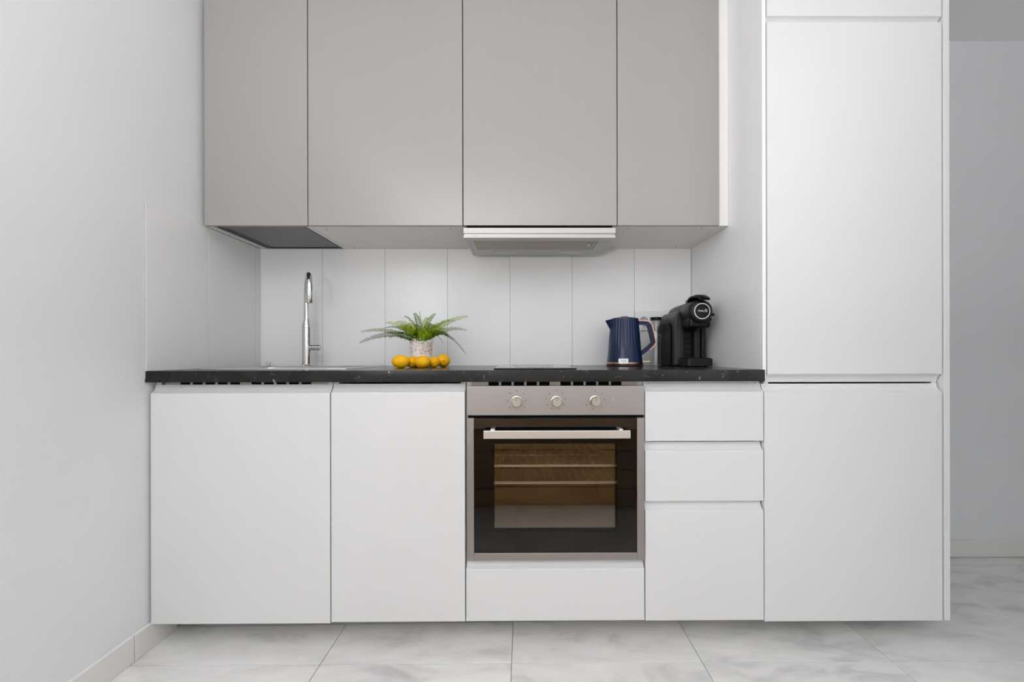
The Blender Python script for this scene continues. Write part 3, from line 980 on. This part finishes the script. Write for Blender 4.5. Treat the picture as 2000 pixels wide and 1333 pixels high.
# --- tall glass carafe behind the kettle
gp = at(1281, 690, -0.075)
c = thing('glass_carafe', 'clear glass carafe with a black rim between kettle and coffee machine', 'carafe', (gp.x, -0.075, ZW + .0005))
G0 = ZW + .0005
ztop = at(1287, 620.5, -.075).z
op = [(0.0, G0), (0.026, G0), (0.029, G0 + .004), (0.029, G0 + .05), (0.028, G0 + .11), (0.0195, G0 + .152), (0.0175, G0 + .165), (0.0195, G0 + .185), (0.0225, ztop - .010)]
ip = [(r - .0018, h) for (r, h) in op[::-1] if r > .01 and h > G0 + .003] + [(0.0, G0 + .003)]
lathe('glass', op + ip, (gp.x, -.075, 0), 'clear_glass', c, 40)
lathe('rim', [(0.0205, ztop - .014), (0.0235, ztop - .014), (0.0255, ztop - .005), (0.0270, ztop), (0.0235, ztop), (0.0215, ztop - .006)], (gp.x, -.075, 0), 'black_plastic', c, 36)

# --- capsule coffee machine
MX0, MX1 = 1.928, 2.020
c = thing('coffee_machine', 'black capsule coffee machine with a round white-ringed front badge', 'coffee machine', (1.95, -0.17, ZW))
Z0 = ZW + .0006
hc = Vector((1.9585, -.335, 1.1505))      # centre of the round brew head, front
for (x, y) in ((1.90, -.28), (2.0, -.28), (1.90, -.05), (2.0, -.05)):
    lathe('foot', [(0.008, Z0), (0.008, Z0 + .004)], (x, y, 0), 'black_matte', c, 12)
# rear column
box('column', MX0, MX1 + .004, -.170, -.030, Z0 + .003, 1.120, 'machine_black', c, .006, 3)
# grooved back plate of the cup bay
for k in range(4):
    zt_ = 1.072 - .0245 * k
    box('bay_slat', MX0 + .010, MX0 + .050, -.177, -.168, zt_ - .0215, zt_, 'machine_satin', c, .001)
box('bay_plate', MX0 + .010, MX0 + .050, -.176, -.168, Z0 + .036, 1.072 - .0245 * 4, 'machine_satin', c, .001)
# capsule bin column with fine ribs
rb = bmesh.new()
for k in range(14):
    abox(rb, MX0 + .053, MX1 - .014, -.205, -.168, Z0 + .034 + .0088 * k, Z0 + .041 + .0088 * k, .001)
abox(rb, MX0 + .0535, MX1 - .0145, -.203, -.168, Z0 + .03, 1.085)
obj('capsule_bin', rb, 'machine_grey', c)
box('side_frame', MX1 - .011, MX1 + .006, -.215, -.06, Z0 + .02, 1.118, 'machine_satin', c, .004, 2)
# water tank hull on the other side, rounded over at the top
tx0, tx1, ty0, ty1, tz1 = 1.888, 1.927, -.228, -.022, 1.166
pr = []
for k in range(13):
    a = math.radians(180 - 90 * k / 12)
    pr.append((tx0 + .034 + .034 * math.cos(a), tz1 - .048 + .048 * math.sin(a)))
pr += [(tx1, tz1), (tx1, Z0 + .003), (tx0, Z0 + .003)]
bm = bmesh.new()
A = [bm.verts.new((x, ty0, z)) for (x, z) in pr]; B = [bm.verts.new((x, ty1, z)) for (x, z) in pr]
bm.faces.new(A); bm.faces.new(list(reversed(B)))
for i in range(len(pr)):
    j = (i + 1) % len(pr)
    bm.faces.new((A[i], B[i], B[j], A[j]))
bmesh.ops.recalc_face_normals(bm, faces=bm.faces)
bmesh.ops.bevel(bm, geom=[e for e in bm.edges if all(abs(v.co.y - ty0) < 1e-6 for v in e.verts) or all(abs(v.co.y - ty1) < 1e-6 for v in e.verts)], offset=.007, segments=3, profile=.5, affect='EDGES')
obj('tank_hull', bm, 'machine_grey', c, 50)
bm = bmesh.new()
tp = [(ty1 + .001, Z0 + .004), (ty1 + .001, 1.085)]
for k in range(9):
    a = math.radians(0 + 90 * k / 8)
    tp.append((ty1 - .030 + .031 * math.cos(a), 1.085 + .030 * math.sin(a)))
tp += [(ty0 + .060, 1.115), (ty0 + .040, 1.108), (ty0 + .034, 1.085), (ty0 + .034, Z0 + .004)]
aprofile(bm, tp, tx0 - .006, tx0 + .012)
obj('water_tank', bm, 'tank_black', c, 40)
# dark inset panel on the front of the hull
box('hull_inset', tx0 + .020, tx1 + .001, ty0 - .0015, ty0 + .01, Z0 + .014, 1.088, 'machine_satin', c, .004, 2)
# brew head: horizontal drum
H = -hc.y
lathe('brew_head', [(0.0, -.338), (0.034, -.338), (0.041, -.335), (0.0465, -.327), (0.0490, -.312), (0.0495, -.225), (0.0478, -.222), (0.0478, -.219), (0.0485, -.216), (0.0470, -.090), (0.044, -.060), (0.034, -.040), (0.0, -.034)], (hc.x, 0, hc.z), 'machine_satin', c, 48, 'Y')
lathe('ring', [(0.0285, -.3385), (0.0290, -.3402), (0.0318, -.3402), (0.0325, -.3383)], (hc.x, 0, hc.z), 'ring_white', c, 48, 'Y')
lathe('face_disc', [(0.0, -.3392), (0.0285, -.3392), (0.0290, -.3380)], (hc.x, 0, hc.z), 'machine_black', c, 40, 'Y')
tm = Matrix.Translation((hc.x - .0055, -.3395, hc.z + .0008))
obj('lettering', moved(text_bm('Delta', .0105), tm), 'print_white', c)
lathe('logo_ring', [(0.0036, -.3390), (0.0036, -.3398), (0.0056, -.3398), (0.0056, -.3390)], (hc.x + .0145, 0, hc.z + .0018), 'print_white', c, 20, 'Y')
# lever over the drum
lv = bez((hc.x - .002, -.235, hc.z + .050), (hc.x - .004, -.262, hc.z + .066), (hc.x, -.325, hc.z + .073), (hc.x + .004, -.362, hc.z + .046), 14)
bm = bmesh.new(); rings = []
for i, p in enumerate(lv):
    d = (lv[min(i + 1, 14)] - lv[max(i - 1, 0)]).normalized(); n = Vector((1, 0, 0)).cross(d).normalized()
    w = .018 + .008 * math.sin(PI * i / 14); th = .0055
    if n.z < 0: n = -n
    rings.append([bm.verts.new(p + Vector((s * w, 0, 0)) + n * q) for (s, q) in ((-1, -th), (1, -th), (1.0, th * .1), (.55, th), (-.55, th), (-1.0, th * .1))])
for i in range(14):
    for k in range(6):
        bm.faces.new((rings[i][k], rings[i][(k + 1) % 6], rings[i + 1][(k + 1) % 6], rings[i + 1][k]))
bm.faces.new(rings[0]); bm.faces.new(list(reversed(rings[-1])))
obj('lever', bm, 'machine_black', c, 40)
lathe('lever_pivot', [(0.0, -.024), (0.010, -.024), (0.011, -.020), (0.011, .020), (0.010, .024), (0.0, .024)], (hc.x, -.238, hc.z + .046), 'machine_black', c, 20, 'X')
# neck and spout under the drum
bm = abox(bmesh.new(), hc.x - .043, hc.x + .046, -.318, -.165, hc.z - .066, hc.z - .020, .012, 3)
obj('neck', bm, 'machine_black', c, 40)
lathe('spout', [(0.0, hc.z - .078), (0.010, hc.z - .078), (0.014, hc.z - .070), (0.016, hc.z - .060)], (hc.x, -.28, 0), 'machine_black', c, 20)
# buttons on the drum's flank
for (dz, y, dx) in ((-.012, -.318, .0495), (-.032, -.318, .0385)):
    lathe('button', [(0.0, .0075), (0.0055, .0065), (0.0065, .0), (0.0065, -.006)], (hc.x + dx, y, hc.z + dz), 'machine_black', c, 16, 'X')
lathe('status_light', [(0.0, -.3375), (0.0016, -.3370), (0.0018, -.334)], (hc.x - .009, .006, hc.z + .0395), 'ring_white', c, 10, 'Y')
# drip tray
bm = bmesh.new()
q = rect(MX0 - .022, MX1 - .006, -.318, -.150, .016)
skin(bm, [ring(q, Z0 + .004), ring(q, Z0 + .033)], True)
bm.faces.new([v for v in bm.verts[:len(q)]]) if False else None
obj('drip_tray', bm, 'machine_satin', c, 40)
box('drip_grid', MX0 - .014, MX1 - .014, -.310, -.180, Z0 + .033, Z0 + .0365, 'machine_black', c, .001)
box('base', MX0 - .020, MX1 - .008, -.312, -.035, Z0 + .003, Z0 + .018, 'machine_black', c, .003)

# --- potted fern
FX, FY = at(823, 690, -0.255).x, -0.255
PZ = ZW + .0005
c = thing('potted_fern', 'green fern in a small speckled pot behind the lemons', 'plant', (FX, FY, PZ))
ptop = at(823, 667, FY).z
ph = ptop - PZ
lathe('pot', [(0.0, PZ), (0.040, PZ), (0.0425, PZ + .003), (0.0465, ptop - .003), (0.0460, ptop), (0.0430, ptop), (0.0425, ptop - .012), (0.0, ptop - .012)], (FX, FY, 0), 'pot_speckled', c, 40)
lathe('soil', [(0.0, ptop - .008), (0.030, ptop - .009), (0.0422, ptop - .011), (0.0, ptop - .0118)], (FX, FY, 0), 'soil', c, 24)
fronds = [  # tip pixel, depth of the tip relative to the pot, bow, shade
    (704.5, 649, -.02, .030, 'mid'), (701, 671, -.05, .045, 'dark'), (751.5, 631, .03, .020, 'light'), (774, 629, .05, .020, 'light'),
    (790, 618, -.02, .012, 'mid'), (809, 612, .04, .006, 'dark'), (819, 609, .00, .006, 'light'), (851, 613, .03, .010, 'mid'),
    (914.5, 618, -.01, .010, 'light'), (912, 646, -.04, .030, 'mid'), (911.5, 695, -.03, .085, 'dark'), (825, 686, -.085, .075, 'light'),
    (848, 673, -.09, .060, 'light'), (769, 657, -.07, .055, 'light'), (801, 672, -.08, .060, 'dark'), (747, 643, .06, .035, 'dark'),
    (889, 626, .06, .020, 'mid'), (760, 664, .05, .050, 'dark'), (884, 664, .05, .050, 'dark'), (866, 672, -.05, .055, 'mid'),
    (836, 622, -.05, .020, 'light'), (873, 648, -.07, .040, 'light'), (783, 645, -.08, .040, 'light'), (812, 640, -.10, .040, 'mid'),
    (833, 655, -.11, .050, 'light'), (855, 640, -.08, .035, 'mid'), (818, 662, -.10, .055, 'light'), (796, 634, .02, .020, 'light'),
    (862, 634, -.03, .020, 'light'), (842, 632, .05, .012, 'dark'), (776, 640, -.05, .030, 'mid'), (870, 657, .01, .045, 'light'), (790, 668, .02, .060, 'dark'), (846, 668, .06, .055, 'dark')]


def make_frond(u, v, dy, bow, sh, i):
    rr = random.Random(100 + i)
    tip = at(u, v, FY + dy)
    b0 = Vector((FX + (tip.x - FX) * .06 + rr.uniform(-.006, .006), FY + dy * .1, ptop - .010))
    d = tip - b0
    hor = Vector((d.x, d.y, 0))
    p1 = b0 + hor * .22 + Vector((0, 0, max(.022, d.z * .55) + bow * .75))
    p2 = b0 + hor * .68 + Vector((0, 0, d.z * .86 + bow * .95))
    pts = bez(b0, p1, p2, tip, 40)
    L = sum((pts[k + 1] - pts[k]).length for k in range(40))
    bm = bmesh.new()
    atube(bm, pts[::4], [.0013 - .0009 * k / 10 for k in range(11)], 4)
    n = max(14, int(L / .0062))
    side0 = hor.cross(Vector((0, 0, 1)))
    side0 = side0.normalized() if side0.length > 1e-4 else Vector((1, 0, 0))
    twist = rr.uniform(-.5, .5) + (.75 if dy <= 0 else -.75) * (1 if tip.x >= FX else -1)
    for k in range(1, n):
        t_ = .10 + .90 * k / n
        f = t_ * 40; a = min(39, int(f))
        p = pts[a].lerp(pts[a + 1], f - a)
        tan = (pts[min(a + 1, 40)] - pts[max(a - 1, 0)]).normalized()
        up = side0.cross(tan).normalized()
        s = (side0 * math.cos(twist) + up * math.sin(twist)).normalized()
        nn = tan.cross(s).normalized()
        ll = .0215 * (1.0 - .72 * t_ ** 1.5) * min(1, .55 + t_ * 2.2) * rr.uniform(.85, 1.1)
        w = ll * .125 + .0004
        for sg in (-1, 1):
            ld = (s * sg + tan * .38 + nn * rr.uniform(-.22, .12)).normalized()
            q0 = p; q1 = p + ld * ll * .45 + tan * w; q2 = p + ld * ll; q3 = p + ld * ll * .45 - tan * w
            mid_ = p + ld * ll * .5 + nn * .0010
            vs = [bm.verts.new(x) for x in (q0, q1, q2, q3, mid_)]
            for (x, y) in ((0, 1), (1, 2), (2, 3), (3, 0)):
                bm.faces.new((vs[x], vs[y], vs[4]))
    return obj('frond', bm, 'frond_' + sh, c)


for i, f in enumerate(fronds):
    make_frond(*f, i)

# --- lemons
LP = []
rl, hl = .0262, .037
n = 26
for k in range(n + 1):
    t_ = k / n
    x = -hl + 2 * hl * t_
    s = abs(x) / hl
    r = rl * math.sqrt(max(0, 1 - min(1, (s / .93)) ** 2.3)) if s < .93 else 0
    nub = .0062 * math.sqrt(max(0, 1 - ((s - .80) / .20) ** 2)) if s > .80 else 0
    LP.append((max(r, nub) if 0 < k < n else 0.0, x))
lem_bm = alathe(bmesh.new(), LP, (0, 0, 0), 32, 'X')
bmesh.ops.smooth_vert(lem_bm, verts=lem_bm.verts, factor=.4, use_axis_x=True, use_axis_y=True, use_axis_z=True)
bmesh.ops.recalc_face_normals(lem_bm, faces=lem_bm.faces)
lem_me = bpy.data.meshes.new('lemon'); lem_bm.to_mesh(lem_me); lem_bm.free(); shade(lem_me, 80); lem_me.materials.append(MATS['lemon_peel'])
sc_bm = alathe(bmesh.new(), [(0.0, hl + .0004), (.0026, hl + .0002), (.0030, hl - .0022)], (0, 0, 0), 12, 'X')
sc_me = bpy.data.meshes.new('stem_scar'); sc_bm.to_mesh(sc_me); sc_bm.free(); sc_me.materials.append(MATS['lemon_scar'])
lemons = [  # pixel of centre, depth, yaw, scale, label
    (782.5, 705.8, -.364, 10, .98, 'large lemon at the end of the row nearest the sink'),
    (805.5, 706.0, -.318, 88, .90, 'lemon second from the sink, half hidden between two others'),
    (825.0, 705.8, -.366, -24, .93, 'lemon lying right in front of the speckled pot'),
    (848.0, 706.6, -.322, 88, .86, 'small lemon wedged between the pot lemon and the round end lemon'),
    (866.0, 703.6, -.268, -78, 1.06, 'round-looking lemon showing its stem end, at the hob end of the row')]
for (u, v, y, yaw, s, lab) in lemons:
    p = at(u, v, y)
    lm = link('lemon', lem_me, None, None, (p.x, y, ZW + .0262 * s * .985))
    lm.rotation_euler = (R.uniform(-1, 1), 0, math.radians(yaw)); lm.scale = (s, s, s)
    tag(lm, lab, 'lemon', 'lemons lined up before the fern')
    link('stem_scar', sc_me, None, lm)

# ================================================================== BEHIND THE CAMERA (seen only as reflections; the uplighter is added)
c = thing('wooden_sideboard', 'low brown wooden plank sideboard facing the oven', 'sideboard', (1.25, -2.1, 0.0))
box('body', 0.42, 2.06, -2.30, -1.925, 0.0, 0.48, 'wood_plank', c)
for k in range(4):
    box('plank', 0.42, 2.06, -1.925, -1.905, 0.002 + .12 * k, 0.116 + .12 * k, 'wood_plank', c, .002)
box('top', 0.40, 2.08, -2.32, -1.895, 0.481, 0.505, 'wood_plank', c, .002)
c = thing('pendant_lamp', 'clear glass globe pendant lamp hanging from the ceiling', 'lamp', (1.93, -0.98, 2.486))
lathe('canopy', [(0.0, ZC - .022), (0.045, ZC - .022), (0.05, ZC - .016), (0.05, ZC - .0005)], (1.93, -.98, 0), 'chrome', c, 28)
obj('cord', atube(bmesh.new(), [(1.93, -.98, ZC - .02), (1.93, -.98, 2.20)], .003, 8), 'cable_white', c, 60)
lathe('socket', [(0.0, 2.215), (0.018, 2.215), (0.020, 2.205), (0.020, 2.165), (0.0, 2.165)], (1.93, -.98, 0), 'chrome', c, 20)
gp_ = [(0.021, 2.195)] + [(.085 * math.sin(math.radians(a)), 2.108 + .085 * math.cos(math.radians(a))) for a in range(18, 181, 9)]
lathe('globe', gp_, (1.93, -.98, 0), 'clear_glass', c, 36)
lathe('bulb', [(0.012, 2.165), (0.014, 2.150), (0.024, 2.120), (0.024, 2.105), (0.014, 2.090), (0.0, 2.086)], (1.93, -.98, 0), 'hood_lens', c, 20)

# added unseen uplighter: fills the room with light bounced off the ceiling
c = thing('added_uplighter', 'added white uplighter with a bowl shade, fill light for the room', 'lamp', (0.75, -3.45, 0.0005))
lathe('base', [(0.0, .0005), (0.14, .0005), (0.14, .012), (0.12, .022), (0.0, .026)], (0.75, -3.45, 0), 'window_frame_white', c, 32)
lathe('pole', [(0.012, .024), (0.012, 0.91)], (0.75, -3.45, 0), 'window_frame_white', c, 14)
lathe('bowl', [(0.012, 0.905), (0.08, 0.918), (0.17, 0.96), (0.22, 1.02), (0.215, 1.02), (0.165, 0.966), (0.08, 0.926), (0.0, 0.922)], (0.75, -3.45, 0), 'window_frame_white', c, 40)
ul = bpy.data.lights.new('added_ceiling_fill', 'AREA')
ul.shape = 'DISK'; ul.size = 0.36; ul.energy = 100; ul.color = (0.985, 0.99, 1.0)
ulo = bpy.data.objects.new('added_ceiling_fill', ul); COL.objects.link(ulo); ulo.parent = c
ulo.location = (0, 0, 1.025); ulo.rotation_euler = (PI, 0, 0)
